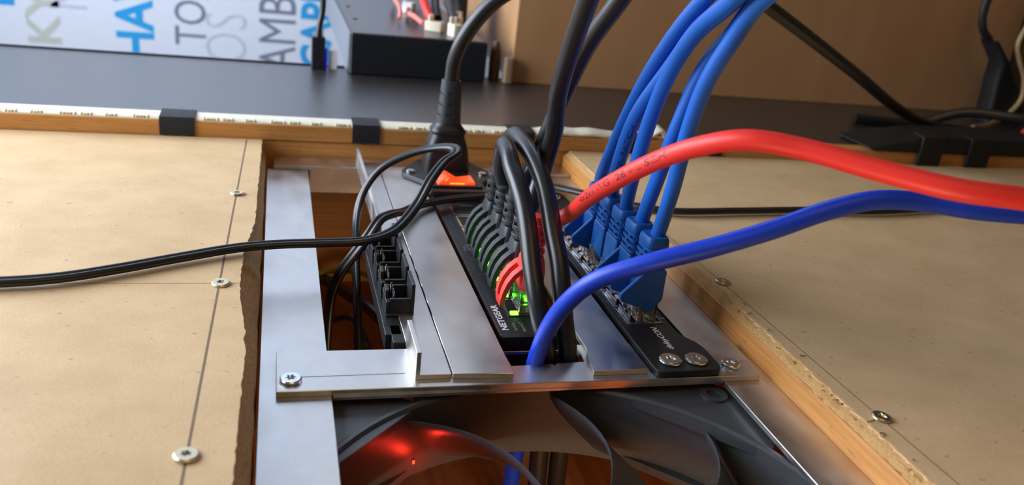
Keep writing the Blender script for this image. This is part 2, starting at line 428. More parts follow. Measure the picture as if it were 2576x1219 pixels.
# panel at the window side
lp = thing('fibreboard_panel', 'bright tan fibreboard panel with a straight pencil line and three yellow screws', 'panel', (-150, 300, 4))
edge = [(-8.0, 491.4), (-9.0, 357), (-12.5, 321), (-12.6, 300), (-12.4, 285), (-10.2, 262), (-9.6, 257), (-9.8, 252), (-9.0, 244), (-9.4, 228), (-9.9, 178), (-10.2, 20)]
el = []
for (a, b) in zip(edge, edge[1:]):
    n = max(2, int(abs(a[1] - b[1]) / 2.2)); el += jag(a, b, n, 0.55, rnd)[:-1]
el.append(edge[-1])
m = MB(); m.prism([(-420, 491.4)] + el + [(-420, 20)], 'z', 9.2, 12); finish(m, 'board', MDF, lp)
m = MB(); rows = []
for i in range(110):
    y = 491 - i * 4.28
    row = []
    for k in range(5):
        t = k / 4; x = -13.2 + t * 7.0; z = 9.3 - t * t * 5.6
        row.append((x + (rnd.random() - 0.5) * 0.9 * (0 < k), y, z + (rnd.random() - 0.5) * 0.8 * (0 < k < 4)))
    rows.append(row)
V = [m.verts(r) for r in rows]
for a, b in zip(V, V[1:]):
    for k in range(4): m.face([a[k], a[k + 1], b[k + 1], b[k]])
lo = [m.verts([(r[4][0] - 0.3, r[4][1], -16)])[0] for r in rows]
for i in range(len(V) - 1): m.face([V[i][4], lo[i], lo[i + 1], V[i + 1][4]])
finish(m, 'chipboard_core', CHIP, lp, angle=60)
def strip_line(pts, w, z, name, material, parent, up=0.04):
    m = MB()
    for (a, b) in zip(pts, pts[1:]):
        d = (Vector(b) - Vector(a)).normalized(); n = Vector((-d.y, d.x)) * w / 2
        v = m.verts([(a[0] + n.x, a[1] + n.y, z + up), (a[0] - n.x, a[1] - n.y, z + up), (b[0] - n.x, b[1] - n.y, z + up), (b[0] + n.x, b[1] + n.y, z + up)])
        m.face(v)
    return finish(m, name, material, parent)
strip_line([(-16.6, 490), (-21.9, 179), (-22.6, 60)], 0.75, 12, 'pencil_line', PENCIL, lp)
strip_line([(-160, 297.2), (-91.8, 295.9), (-40, 295.0), (-13.0, 294.6)], 0.35, 12, 'scored_line', SCORE, lp)

# panel at the cabinet side
rp = thing('fibreboard_panel', 'shaded brown fibreboard panel with torn fibrous edge beside the patch panel', 'panel', (330, 300, 0))
rnd = random.Random(11)
e2 = jag((181.4, 491.4), (181.4, 20), 260, 0.9, rnd)
m = MB(); m.prism([(700, 491.4)] + e2 + [(700, 20)], 'z', 9.2, 12); finish(m, 'board', MDF, rp)
m = MB(); rows = []
for i in range(236):
    y = 491.3 - i * 2.0
    rough = 1.0 if (y < 285) else 0.4
    row = []
    for k in range(6):
        t = k / 5; x = 177.75 + t * 4.6; z = 8.6 + 3.5 * t ** 0.75
        row.append((x + (rnd.random() - 0.5) * (1.0 * rough if k in (1, 4) else 0.4), y + (rnd.random() - .5) * 0.7 * rough, z + (rnd.random() - 0.5) * (1.1 * rough if 0 < k < 5 else 0.15)))
    rows.append(row)
V = [m.verts(r) for r in rows]
for a, b in zip(V, V[1:]):
    for k in range(5): m.face([a[k], a[k + 1], b[k + 1], b[k]])
finish(m, 'torn_edge', RAW, rp, angle=80)
m = MB()
for i in range(70):                                   # loose splinters along the tear
    y = 70 + rnd.random() * 215; x = 179.0 + rnd.random() * 3.6 + (2.5 if rnd.random() > .85 else 0)
    a = rnd.random() * 6.28; l = 0.5 + rnd.random() * 1.2; w = 0.12 + rnd.random() * 0.2
    c, s_ = math.cos(a), math.sin(a)
    z0 = 12.0 if x > 182 else 10.8
    m.loft([[(x + c * l * q - s_ * w * e, y + s_ * l * q + c * w * e, z0 + 0.1 + 0.9 * (q > 0) * rnd.random() + 0.15 * f) for e, f in ((-1, 0), (1, 0), (0, 1.6))] for q in (-1, 1)])
finish(m, 'splinters', RAW, rp)['kind'] = 'stuff'
m = MB(); m.prism([(177.6, -20), (700, -20), (700, 9.1), (177.9, 9.1), (177.6, 8.6)], 'y', 20, 491.4); finish(m, 'batten', BEECH, rp, bevel=0.2)
strip_line([(181.6, 488), (183.5, 400), (185.8, 292), (188.5, 189), (191.5, 80)], 0.4, 12, 'pencil_line', PENCIL, rp)

# drawer below the frame
dr = thing('wooden_box', 'open reddish wooden box under the aluminium frame, lit red inside', 'box', (86, 280, -84))
m = MB(); m.box(-8, 182, 20, 491.5, -84, -80); finish(m, 'bottom', DRAWER, dr)
m = MB(); m.box(-14, -6.8, 20, 491.5, -84, 3.0); finish(m, 'side', DRAWER, dr)
m = MB(); m.box(178.2, 184, 20, 491.5, -84, -20.2); finish(m, 'side', DRAWER, dr)

# ------------------------------------------------------------------ aluminium frame
GA = 'aluminium frame bars'
m = MB(); m.box(-5, 17.6, 30, 473.5, -2, 0); m.box(-5, -3, 30, 473.5, -14, -2)
tag(finish(m, 'aluminium_bar', ALUY, bevel=0.2), 'wide bright aluminium bar along the edge of the bright fibreboard panel', 'bar', GA)
m = MB(); m.prism([(158.2, 30), (177.4, 30), (177.4, 473.5), (158.2, 473.5)], 'z', -2, 0)
tag(finish(m, 'aluminium_bar', ALUY, bevel=0.2), 'aluminium bar beside the beech batten, passing behind the patch panel', 'bar', GA)
fb = thing('aluminium_crossbar', 'aluminium crossbar in front, carrying the strip ends and small silver screws', 'bar', (86, 246, 0), GA)
m = MB(); m.prism([(0.3, 234.6), (172.4, 232.6), (174.2, 258.6), (108.6, 259), (108.0, 246.6), (97, 246.0), (96.2, 244.6), (95.4, 245.9), (80.2, 245.4), (79.6, 259.4), (0.3, 260)], 'z', 0, 2.3)
finish(m, 'bar', ALUX, fb, bevel=0.2)
for q in ((8, 42.2), (158.5, 172.6)):
    m = MB(); m.box(*q, 242.9, 243.25, 2.3, 2.42); finish(m, 'scribe_line', SAW, fb)
m = MB(); m.box(0.25, 174, 259.0, 259.5, -1.2, 0); m.box(18, 158, 233.4, 234.9, -1.0, 0.05); finish(m, 'lip', ALUX, fb)
bb = thing('aluminium_crossbar', 'aluminium crossbar at the far end against the beech rail', 'bar', (86, 486, 0), GA)
m = MB(); m.box(-1.6, 177.2, 473, 491.6, 0.1, 2.1); m.box(18.4, 158, 473, 475, -13.5, 0.1); finish(m, 'bar', ALUX, bb, bevel=0.2)

lpf = thing('angle_profile', 'aluminium angle strip with a thin upright flange behind the black pin sockets', 'profile', (51, 356, 2.3), GA)
m = MB(); m.box(44.9, 57.2, 238.4, 478, 2.35, 4.2); finish(m, 'base', ALUY, lpf, bevel=0.12)
for q in ((238.4, 261.5), (357.5, 478)):
    m = MB(); m.box(44.9, 46.5, *q, 4.0, 12.8); finish(m, 'flange', ALUY, lpf, bevel=0.12)
m = MB(); m.prism([(57.6, 238.2), (78.6, 236.8), (78.4, 470), (57.6, 470)], 'z', 2.35, 4.5)
tag(finish(m, 'flat_strip', ALUY, bevel=0.15), 'flat aluminium strip between the angle strip and the network switch', 'strip', GA)
m = MB(); m.prism([(107.6, 236.6), (128.4, 236.6), (128.4, 474), (110.4, 474), (110.4, 252), (108.6, 246)], 'z', 2.35, 4.4)
tag(finish(m, 'flat_strip', ALUY, bevel=0.15), 'blue-grey aluminium strip between the switch and the patch panel', 'strip', GA)

# ------------------------------------------------------------------ screws
def star(r1, r2, n=6, rot=0.0):
    return [((r1 if i % 2 == 0 else r2) * math.cos(rot + math.pi * i / n), (r1 if i % 2 == 0 else r2) * math.sin(rot + math.pi * i / n)) for i in range(2 * n)]
def make_screw(r, h, metal, name, rot, star_r=None):
    """pan head with a six-lobe recess; local origin at the seat"""
    o = bpy.data.objects.new(name, None); C.objects.link(o); o.empty_display_size = 0.002; o['_org'] = (0, 0, 0)
    sr = star_r or r * 0.5
    m = MB(); n = 24
    st = star(sr, sr * 0.62, 6, rot); top = [Vector((a, b, h)) for a, b in st]
    bot = [Vector((a * 0.75, b * 0.75, h * 0.35)) for a, b in st]
    # head rings (24) joined to star (12): loft outer, then bridge by triangles
    prof = [(r * 0.9, 0.0), (r, h * 0.35), (r * 0.97, h * 0.7), (r * 0.86, h)]
    rings = [m.verts([(q * math.cos(2 * math.pi * i / n + rot), q * math.sin(2 * math.pi * i / n + rot), z) for i in range(n)]) for q, z in prof]
    for a, b in zip(rings, rings[1:]):
        for i in range(n): m.face([a[i], a[(i + 1) % n], b[(i + 1) % n], b[i]])
    T = m.verts(top); B = m.verts(bot); R = rings[-1]
    for i in range(12):
        j = (i + 1) % 12
        m.face([R[2 * i], R[(2 * i + 1) % n], T[i]]); m.face([R[(2 * i + 1) % n], R[(2 * i + 2) % n], T[j], T[i]])
        m.face([T[i], T[j], B[j], B[i]])
    h_o = finish(m, 'head', metal, o, angle=30)
    m = MB(); m.face(m.verts([(v.x, v.y, v.z + 0.01) for v in bot])); sub(finish(m, 'recess', RECESS, o), h_o)
    return o
def put_screw(proto, pos, label, group, first, rot=0.0, tilt=(0, 0)):
    o = proto if first else copy_tree(proto)
    o.location = Vector(pos) * S; o.rotation_euler = (tilt[0], tilt[1], rot)
    return tag(o, label, 'screw', group)
gs = make_screw(3.3, 1.1, BRASS, 'yellow_screw', 0.3, 1.7)
GY = 'yellow screws in the fibreboard'
put_screw(gs, (-17.8, 394.2, 12), 'yellow screw on the bright panel, farthest back near the rail', GY, True)
put_screw(gs, (-19.4, 293.9, 12), 'yellow screw on the bright panel where the pencil line crosses the scored line', GY, False, 0.5, (0.05, -0.04))
put_screw(gs, (-21.8, 190.2, 12), 'yellow screw on the bright panel, closest to the viewer', GY, False, 1.1, (0.03, 0.05))
put_screw(gs, (185.8, 291.9, 12), 'yellow screw on the shaded panel level with the blue plugs', GY, False, 0.2, (0.03, 0.06))
put_screw(gs, (188.5, 188.8, 12), 'yellow screw on the shaded panel near the loose splinters', GY, False, 0.9, (0.05, 0.05))
ss = make_screw(3.6, 1.3, ZINC, 'silver_screw', 0.1, 1.9)
GS = 'small silver screws in the crossbar'
put_screw(ss, (4.9, 241.0, 2.3), 'silver screw in the end of the front crossbar over the wide bright bar', GS, True)
put_screw(ss, (164.0, 240.4, 2.3), 'silver screw in the front crossbar beside the patch panel corner', GS, False, 0.4)
bs = make_screw(4.3, 1.3, ZINC, 'large_screw', 0.5, 2.1)
GP = 'large star-drive screws in the patch panel ear'
put_screw(bs, (138.7, 240.3, 5.0), 'large star screw in the patch panel ear, nearer the blue-grey strip', GP, True)
put_screw(bs, (149.0, 240.1, 5.0), 'large star screw in the patch panel ear, nearer the small silver screw', GP, False, 0.35)
put_screw(bs, (148.9, 420, 5.0), 'star screw in the far ear of the patch panel behind the red cable', GP, False, 0.2)

# ------------------------------------------------------------------ fan header board on the angle strip
fh = thing('fan_hub', 'black fan hub with a row of four open pin sockets on the angle strip', 'hub', (43, 315, -10))
m = MB(); m.box(38.4, 44.4, 268, 356, -3.0, 3.6); m.box(40.6, 44.8, 262, 275, -14, 3.6)
finish(m, 'board', BLK, fh, bevel=0.2)
hdrs = []
def header(y0):
    L = 13.2
    m = MB()
    # tray: floor, inner wall, high outer wall with a notch, two end walls cut low
    m.box(40.0, 50.6, y0, y0 + L, 3.7, 5.4)
    m.box(49.3, 50.6, y0, y0 + L, 5.4, 17.0)
    m.box(40.0, 41.3, y0, y0 + L, 5.4, 10.0); m.box(40.0, 41.3, y0 + 3.6, y0 + L - 3.6, 10.0, 13.2)
    for q in (y0, y0 + L - 1.1):
        m.box(41.3, 49.3, q, q + 1.1, 5.4, 11.2)
    h = finish(m, 'socket', BLK, fh, bevel=0.15)
    for i in range(4):
        yy = y0 + 2.6 + i * 2.6
        m = MB(); m.lathe([(0.42, 5.2), (0.42, 12.6), (0.2, 13.2)], 43.0, yy, 8); sub(finish(m, 'pin', NICKEL, fh), h)
for k in range(4): header(281.5 + 17.0 * k)

# ------------------------------------------------------------------ network switch
sw = thing('network_switch', 'black network switch lying face up in the frame with green lights', 'network switch', (95, 348, -44))
m = MB(); m.prism([(81.6, -44), (108.0, -44), (108.0, 1.8), (107.4, 2.3), (82.2, 2.3), (81.6, 1.8)], 'y', 266, 431)
finish(m, 'housing', BLKM, sw, bevel=0.15)
m = MB(); m.box(81.3, 82.0, 266.5, 430.5, 1.7, 2.75); finish(m, 'rim', mat('grey_rim_edge', srgb(70, 74, 82), 0.35), sw)  # thin rim strip, lighter grey than the housing
PITCH = 16.1; PY = [290 + PITCH * k for k in range(8)]
PX0, PX1 = 88.6, 103.4
for k, y in enumerate(PY):
    a0, a1, b0, b1 = PX0, PX1, y - 7.3, y + 7.3
    m = MB()
    for (x0, x1, y0, y1) in ((a0, a0 + .8, b0, b1), (a1 - .8, a1, b0, b1), (a0 + .8, a1 - .8, b0, b0 + .8), (a0 + .8, a1 - .8, b1 - .8, b1)):
        m.box(x0, x1, y0, y1, 2.3, 2.8)
    fr = finish(m, 'port_frame', NICKEL, sw)
    m = MB(); v = m.verts([(a0 + .8, b0 + .8, 2.45), (a1 - .8, b0 + .8, 2.45), (a1 - .8, b1 - .8, 2.45), (a0 + .8, b1 - .8, 2.45)]); m.face(v)
    sub(finish(m, 'port_shade_sheet', PORTSHADE, sw), fr)  # flat dark sheet in place of the shaded port interior
    m = MB()
    for i in range(8): m.box(a1 - 4.6, a1 - 1.2, y - 4.2 + i * 1.17, y - 3.8 + i * 1.17, 2.46, 2.7)
    sub(finish(m, 'contacts', GOLD, sw), fr)
    if k < 5:
        for xx in (a0 + 1.2, a1 - 4.4):
            m = MB(); m.box(xx, xx + 3.0, b0 + 0.9, b0 + 3.0, 2.45, 3.3); sub(finish(m, 'green_light', GREENLED, sw), fr)
up = lambda x1, y0, z: (lambda a, b: (x1 - b, y0 + a, z))
lettering('NETGEAR', 2.8, 21.5, 0.03, up(86.0, 271.6, 2.36), 'lettering', WHITEPRINT, sw)
lettering('On=Link', 1.3, 6.4, 0.0, up(89.4, 271.0, 2.36), 'lettering', GREYPRINT, sw)
lettering('Blink=ACT', 1.3, 7.6, 0.0, up(92.6, 270.2, 2.36), 'lettering', GREYPRINT, sw)
lettering('GS', 2.0, 4.0, 0.0, up(86.0, 421.0, 2.36), 'lettering', GREYPRINT, sw)
for yy in (357, 361): lettering('100M', 1.1, 4.2, 0.0, up(87.4 + (yy - 357) * 0.0, yy - 8, 2.36), 'lettering', GREYPRINT, sw)
lettering('Giga', 1.1, 6.0, 0.0, up(85.4, 349, 2.36), 'lettering', GREYPRINT, sw)

# boot plugs for the switch (local origin: plug axis at the port face)
def boot_parts(root, material, ribs=True, seed=0):
    m = MB(); m.box(-4.0, 4.0, -5.7, 5.7, 0.6, 12.0); m.box(-5.6, -4.2, -2.6, 2.6, 3, 4.2)
    pl = finish(m, 'clear_plug', CLEAR, root, bevel=0.4)
    m = MB()
    for i in range(8): m.box(1.2, 3.4, -4.2 + i * 1.17, -3.85 + i * 1.17, 1.2, 8)
    sub(finish(m, 'contacts', GOLD, root), pl)
    m = MB()
    rings = []
    for z, w, d, cx in ((10.2, 9.0, 12.6, 0.6), (12.5, 9.6, 12.8, 0.5), (19, 9.4, 12.4, 0.6), (22.5, 8.4, 11.0, 0.6), (24, 7.6, 9.4, 0.6)):
        rings.append([(a + cx, b, z) for a, b in rrect(w, d, 2.2, 3)])
    m.loft(rings); bt = finish(m, 'boot', material, root)
    # arched clip cover: curved plate with a long slot
    path = [(-10.4, 2.6), (-10.6, 6.0), (-10.2, 9.5), (-9.0, 13.0), (-7.0, 16.2), (-4.4, 18.6), (-1.2, 20.2), (2.2, 20.8)]
    def strip(y0, y1, i0, i1):
        pts = path[i0:i1 + 1]; R = []
        for i, (x, z) in enumerate(pts):
            a = Vector(pts[max(i - 1, 0)]); b = Vector(pts[min(i + 1, len(pts) - 1)]); t = (b - a).normalized(); n = Vector((-t.y, t.x)) * 0.95
            if n.x > 0 and n.y < 0: n = -n
            taper = 0.62 + 0.38 * min(1, (i0 + i) / 2.2)
            R.append([(x + n.x, y0 * taper, z + n.y), (x + n.x, y1 * taper, z + n.y), (x - n.x, y1 * taper, z - n.y), (x - n.x, y0 * taper, z - n.y)])
        mm.loft(R)
    mm = MB(); strip(-5.4, -1.8, 0, 7); strip(1.8, 5.4, 0, 7); strip(-2.0, 2.0, 0, 1); strip(-2.0, 2.0, 5, 7)
    sub(finish(mm, 'clip_cover', material, root), bt)
    m = MB()
    m.lathe([(3.4, 23.5), (3.2, 40.0)], 0.6, 0, 16)
    for k in range(4):
        z = 24.4 + k * 3.5; r = 4.7 - 0.16 * k
        m.loft([[(0.6 + q * a, q * b, zz) for a, b in circle(1.0, 18)] for q, zz in ((r - .3, z), (r, z + .4), (r, z + 1.7), (r - .4, z + 2.1))])
    for k in range(3):
        z = 26.0 + k * 3.5
        for a in ((0, 180) if k % 2 else (90, 270)):
            c, s_ = math.cos(math.radians(a)), math.sin(math.radians(a))
            m.box(0.6 + c * 3.6 - .7, 0.6 + c * 3.6 + .7, s_ * 3.6 - .7, s_ * 3.6 + .7, z, z + 2.2)
    sub(finish(m, 'strain_relief', material, root), bt)
proto_black = thing('network_cable', 'x', 'cable', (0, 0, 0)); boot_parts(proto_black, BLKRUB)
blacks = [proto_black] + [copy_tree(proto_black) for _ in range(3)]
def cable_mesh(root, pts, r, material, step=2.2, name='sheath', n=16):
    m = MB(); m.sweep(pts, circle(r, n), step=step); return finish(m, name, material, root)
def net_cable(proto, pos, label, group, first, pts, r, material):
    o = blacks.pop()
    o['_org'] = pos; o.location = Vector(pos) * S
    tag(o, label, 'cable', group)
    cable_mesh(o, pts, r, material); return o
GB = 'black network cables in the switch'; pz0 = 2.3
def plug_at(k): return (97.0, PY[k], pz0)
def top(k): return (97.6, PY[k], pz0 + 34)
# two loops that come back down into the frame
net_cable(proto_black, plug_at(4), 'black network cable farthest back on the switch, arching over behind the other loop', GB, True,
          [top(4), (100.6, 356.5, 46), (99.4, 352, 52.5), (99.0, 345, 58.4), (99.0, 336, 61.9), (99.2, 319, 61.0), (99.8, 304, 57.3), (100.0, 293, 53.3), (99.6, 284, 48.6), (99.4, 274, 41.0), (100.2, 266, 33.0), (100.6, 259.8, 23.4), (101.6, 255.6, 13.4), (104.0, 252.2, 0.0), (104.8, 251, -14), (105, 250.5, -30), (107, 252, -62), (108, 253, -78)], 3.6, BLKPVC)
net_cable(proto_black, plug_at(3), 'black network cable whose loop arches highest toward the viewer beside the blue one', GB, False,
          [top(3), (94.6, 338.4, 46), (92.8, 333, 55), (90.8, 324, 60.8), (89.8, 312, 60.2), (89.2, 304, 57.4), (89.6, 292, 52.8), (90.0, 283, 47.6), (90.0, 274, 39.8), (90.0, 266, 31.2), (90.8, 259, 22.4), (92.6, 254.4, 13.0), (95.2, 252.6, 3.0), (97.0, 252.4, -10), (97.2, 251.8, -30), (98.5, 251, -60), (98.5, 251, -78)], 3.6, BLKPVC)
net_cable(proto_black, plug_at(2), 'black network cable rising straight up, leaning toward the blue cables', GB, False,
          [top(2), (101.0, 327.4, 41), (105.6, 331, 48), (108.6, 328, 60), (111.9, 318, 85), (114.3, 305, 106.8), (118.2, 290, 125.1), (126, 268, 158), (146, 240, 220), (200, 200, 420)], 3.6, BLKPVC)
net_cable(proto_black, plug_at(1), 'black network cable rising steeply in front of its neighbour behind the loops', GB, False,
          [top(1), (101.6, 309, 43), (106.8, 316, 56), (107.2, 311, 70.2), (103.2, 300, 88.9), (100.9, 285, 109.2), (98.8, 270, 125.9), (97, 246, 158), (104, 214, 220), (150, 160, 420)], 3.6, BLKPVC)
# red cable
proto_red = thing('network_cable', 'bright red network cable printed with dotted lettering, curving across the frame', 'cable', (0, 0, 0)); boot_parts(proto_red, REDBOOT)
p0 = plug_at(0); proto_red['_org'] = p0; proto_red.location = Vector(p0) * S
RP = [top(0), (103.0, 290.6, 39.0), (108.4, 287, 43.6), (109.6, 279.0, 50.0), (108.2, 268, 57.0), (109.1, 250, 69.3), (114.8, 232, 82.7), (121.1, 218, 91.8), (129.6, 207, 97.2), (142.1, 198, 97.6), (156.4, 185, 96.3), (171.7, 172, 95.4), (187.8, 165, 95.5), (235, 150, 94), (300, 130, 80)]
cable_mesh(proto_red, RP, 3.1, RED)
def wrap_text(word, path, r, start, height, length, ink, root, view, bold=0.0, flip=False):
    """print along a cable: x follows the arc length, y wraps round the sheath on the side facing `view`"""
    P = resample(path, 0.8); F = frames(P, Vector((0, 0, 1)))
    V, Fc = text_mb(word, height, length, bold)
    m = MB(); out = []
    for a, b in V:
        i = int(min(len(P) - 1, max(0, (start + a) / 0.8))); p = P[i] + F[i][0] * ((start + a) - i * 0.8)
        t = F[i][0]; d = (Vector(view) - p); d = (d - t * d.dot(t)).normalized(); s_ = d.cross(t)
        ang = (b - height / 2) / r
        out.append(p + (d * math.cos(ang) + s_ * math.sin(ang)) * (r + 0.03))
    vs_ = m.verts(out)
    for f in Fc: m.face([vs_[i] for i in f])
    return finish(m, 'lettering', ink, root)
wrap_text('4x2xAWG  26 - L SZH', RP, 3.1, 38, 2.4, 52, REDINK, proto_red, (-20, 40, 190), 0.008)

# ------------------------------------------------------------------ patch panel and its blue cables
pp = thing('patch_panel', 'black patch panel with white lettering and a row of metal ports on the frame', 'patch panel', (142, 330, -30))
out = [(130.6, 238)] + [(133.6 - 3 * math.cos(a), 236 - 3 * math.sin(a) + .0) for a in (0.4, 0.8, 1.2)] + [(134, 233)] + \
      [(153.4, 233.2), (155.6, 234), (156.8, 235.4), (157.2, 238), (157.0, 249), (156.0, 253.5), (154.2, 256.5), (152.4, 259.5), (151.8, 262.5),
       (151.8, 396), (152.4, 400), (154.2, 403), (156, 406), (157, 410), (157.2, 424), (155.4, 428.4), (153, 429.4), (134, 429.4), (131.4, 428), (130.6, 425)]
m = MB(); m.prism(out, 'z', 2.4, 5.0); m.box(131.0, 151.6, 262, 397, -26, 2.4)
finish(m, 'plate', BLKM, pp, bevel=0.25)
UX = 141.2; UY = [276 + 15.0 * k for k in range(8)]
for y in UY:
    x0, x1, y0, y1 = 133.4, 148.8, y - 7.2, y + 7.0
    m = MB()
    for (a, b, c, d) in ((x0, x0 + 1.0, y0, y1), (x1 - 1.0, x1, y0, y1), (x0 + 1, x1 - 1, y0, y0 + 1.5), (x0 + 1, x1 - 1, y1 - 1.0, y1)):
        m.box(a, b, c, d, 4.9, 5.5)
    m.box(x0 + 1, x0 + 1.6, y0 + 1.5, y1 - 1, 5.0, 7.4)
    fr = finish(m, 'port_frame', NICKEL, pp, bevel=0.1)
    m = MB(); m.face(m.verts([(x0 + 1, y0 + 1.5, 5.06), (x1 - 1, y0 + 1.5, 5.06), (x1 - 1, y1 - 1, 5.06), (x0 + 1, y1 - 1, 5.06)])); sub(finish(m, 'port_shade_sheet', PORTSHADE, pp), fr)  # port depth shown by a flat sheet in painted shade
    for q in (0, 1):      # bent spring tabs of the shield
        yy = y0 + 3.2 + 5.4 * q
        m = MB(); m.loft([[(x0 + 1.2, yy, 5.2), (x0 + 1.2, yy + 3.2, 5.2), (x0 + 1.5, yy + 3.2, 5.2), (x0 + 1.5, yy, 5.2)],
                          [(x0 + 2.2, yy, 7.6), (x0 + 2.2, yy + 3.2, 7.6), (x0 + 2.5, yy + 3.2, 7.5), (x0 + 2.5, yy, 7.5)],
                          [(x0 + 4.0, yy + .3, 8.0), (x0 + 4.0, yy + 2.9, 8.0), (x0 + 4.0, yy + 2.9, 7.7), (x0 + 4.0, yy + .3, 7.7)]])
        sub(finish(m, 'spring_tab', NICKEL, pp), fr)
lettering('deleyCON', 2.5, 17.0, 0.012, lambda a, b: (144.4 - b, 248.6 + a + b * 0.3, 5.06), 'lettering', WHITEPRINT, pp)
lettering('1', 3.0, None, 0.02, lambda a, b: (151.4 - b, 273.2 + a, 5.06), 'lettering', WHITEPRINT, pp)

def blue_plug(root, fins):
    m = MB(); m.box(-4.2, 4.0, -5.8, 5.8, 0.3, 12.0)
    m.loft([[(-5.2, -2.8, 1.5), (-5.2, 2.8, 1.5), (-4.2, 2.8, 1.5), (-4.2, -2.8, 1.5)], [(-6.4, -2.4, 8), (-6.4, 2.4, 8), (-5.6, 2.4, 8), (-5.6, -2.4, 8)], [(-7.6, -1.6, 12.5), (-7.6, 1.6, 12.5), (-6.9, 1.6, 12.5), (-6.9, -1.6, 12.5)]])
    pl = finish(m, 'clear_plug', CLEAR, root, bevel=0.3)
    m = MB()
    for i in range(8): m.box(1.4, 3.4, -4.2 + i * 1.17, -3.85 + i * 1.17, 0.8, 8)
    sub(finish(m, 'contacts', GOLD, root), pl)
    m = MB(); m.prism([(-4.8, 22.6), (5.0, 22.6), (5.2, 10.0), (2.0, 5.6), (-0.6, 4.6), (-3.0, 7.4), (-5.0, 9.4)], 'y', -6.2, 6.2)
    bt = finish(m, 'boot', BLUEBOOT, root, bevel=0.5)
    m = MB(); m.prism(rrect(6.6, 8.4, 1.5, 2), 'z', 22.4, 32)
    for k in range(4):
        z = 23.4 + 2.3 * k
        m.prism(rrect(9.8 - .2 * k, 12.2 - .3 * k, 2.2, 3), 'z', z, z + 1.15)
        for (a, b) in ((-3.4, 0), (3.4, 0), (0, -4.3), (0, 4.3)):
            sh = 1.4 * (1 if k % 2 else -1)
            a2, b2 = (a, sh) if b == 0 else (sh, b)
            m.box(a2 - 1.0, a2 + 1.0, b2 - 1.0, b2 + 1.0, z + 1.1, z + 2.4)
    rings = [[(a * q, b * q, z) for a, b in rrect(9.4, 11.6, 2.4, 3)] for z, q in ((31.6, .97), (32.4, 1.0), (34.6, .96), (35.6, .86))]
    m.loft(rings)
    sub(finish(m, 'strain_relief', BLUEBOOT, root), bt)
    if fins:
        arc = [(-10.6 + 2.6 * math.cos(a), 11.6 + 2.6 * math.sin(a)) for a in [math.radians(q) for q in (128, 155, 180, 205, 230, 255)]]
        poly = [(-3.6, 22.4), (-4.6, 21.6)] + arc + [(-8.0, 8.2), (-4.6, 6.8), (-2.5, 7.4)]
        for y0 in (-6.3, 4.6):
            m = MB(); m.prism(poly, 'y', y0, y0 + 1.7); sub(finish(m, 'clip_fin', BLUEBOOT, root, bevel=0.3), bt)
GU = 'light blue network cables in the patch panel'
PB = [[(143.0, 276, 41), (141.8, 269, 60.7), (139.4, 261, 85.5), (138.0, 252.0, 105.0), (139.0, 242.6, 120.4), (139.6, 233.4, 132.2)],
      [(142.6, 291, 41), (141.2, 282.1, 59.4), (140.6, 272, 84.1), (142.6, 264.4, 106.9), (144.6, 254, 120.6), (145.4, 243, 134.0)],
      [(141.6, 306, 41), (137.4, 295.3, 58.2), (134.8, 283, 84.5), (133.4, 270.1, 105.4), (132.9, 256.0, 120.4), (132.9, 239, 131.4)],
      [(141.0, 321, 41), (136.0, 308.4, 59.0), (133.8, 294, 82.4), (135.8, 279.6, 101.8), (137.6, 264.6, 119.0), (139.4, 247.2, 132.0)],
      [(140.8, 336, 41), (136.8, 321.5, 56.8), (134.9, 305, 79.6), (133.9, 287.8, 101.2), (134.4, 271.0, 119.8), (135.4, 254, 134.6)]]
for k, (ox, on) in enumerate(((1.2, -8.4), (7.4, 0.6), (-6.2, -5.0), (0.4, 0.2), (-3.6, 7.0))):     # bundled on their way up
    for f, (cx, cy, cz) in ((1.0, (141, 224, 150)), (1.12, (154, 186, 188)), (1.3, (226, 122, 290)), (1.3, (332, 62, 420))):
        PB[k].append((cx + f * ox, cy + f * on * .7, cz + f * on * .7))
LB = ['light blue network cable in the port marked one, closest to the large star screws', 'light blue network cable in the second port from the large star screws',
      'light blue network cable in the third port from the star screws, no fins', 'light blue network cable in the fourth port from the star screws, printed with dark lettering',
      'light blue network cable in the fifth port, partly behind the red cable']
finp = thing('network_cable', 'x', 'cable', (0, 0, 0)); blue_plug(finp, True)
nofp = thing('network_cable', 'x', 'cable', (0, 0, 0)); blue_plug(nofp, False)
blues = []
fins_ = [copy_tree(finp), copy_tree(finp), finp]; nofs_ = [copy_tree(nofp), nofp]
for k in range(5):
    pos = (UX + 0.6, UY[k], 5.0)
    o = nofs_.pop() if k in (2, 3) else fins_.pop()
    blues.append((o, pos, k))
for o, pos, k in blues:
    o['_org'] = pos; o.location = Vector(pos) * S; tag(o, LB[k], 'cable', GU)
    cable_mesh(o, [(pos[0], pos[1], pos[2] + 30)] + PB[k], 2.9, BLUE)
wrap_text('5E  U-UTP  PATCH', [(UX + .6, UY[3], 35)] + PB[3], 2.9, 8, 2.0, 46, BLUEINK, blues[3][0], (60, 60, 110))

# royal blue cable diving into the frame
NP = [(90, 257, -78), (89.6, 256.4, -58), (89.4, 254, -35), (89.8, 250.5, -14), (89.6, 248.0, 1.1), (90.4, 242.0, 18.0), (93.4, 235.0, 32.1), (99.4, 228.0, 43.4), (113.7, 220.0, 53.2), (131.7, 215.0, 60.8), (149.1, 212.0, 68.1),
      (164.5, 210.0, 75.1), (179.0, 208.0, 79.6), (195.8, 205.0, 80.3), (209.8, 200.0, 79.8), (227.9, 195.0, 80.2), (270, 183, 82), (330, 165, 80)]
m = MB(); m.sweep(NP, circle(3.1, 16), step=2.2)
tag(finish(m, 'network_cable', NAVY), 'deep royal blue cable rising from the frame across the light blue plugs', 'cable')

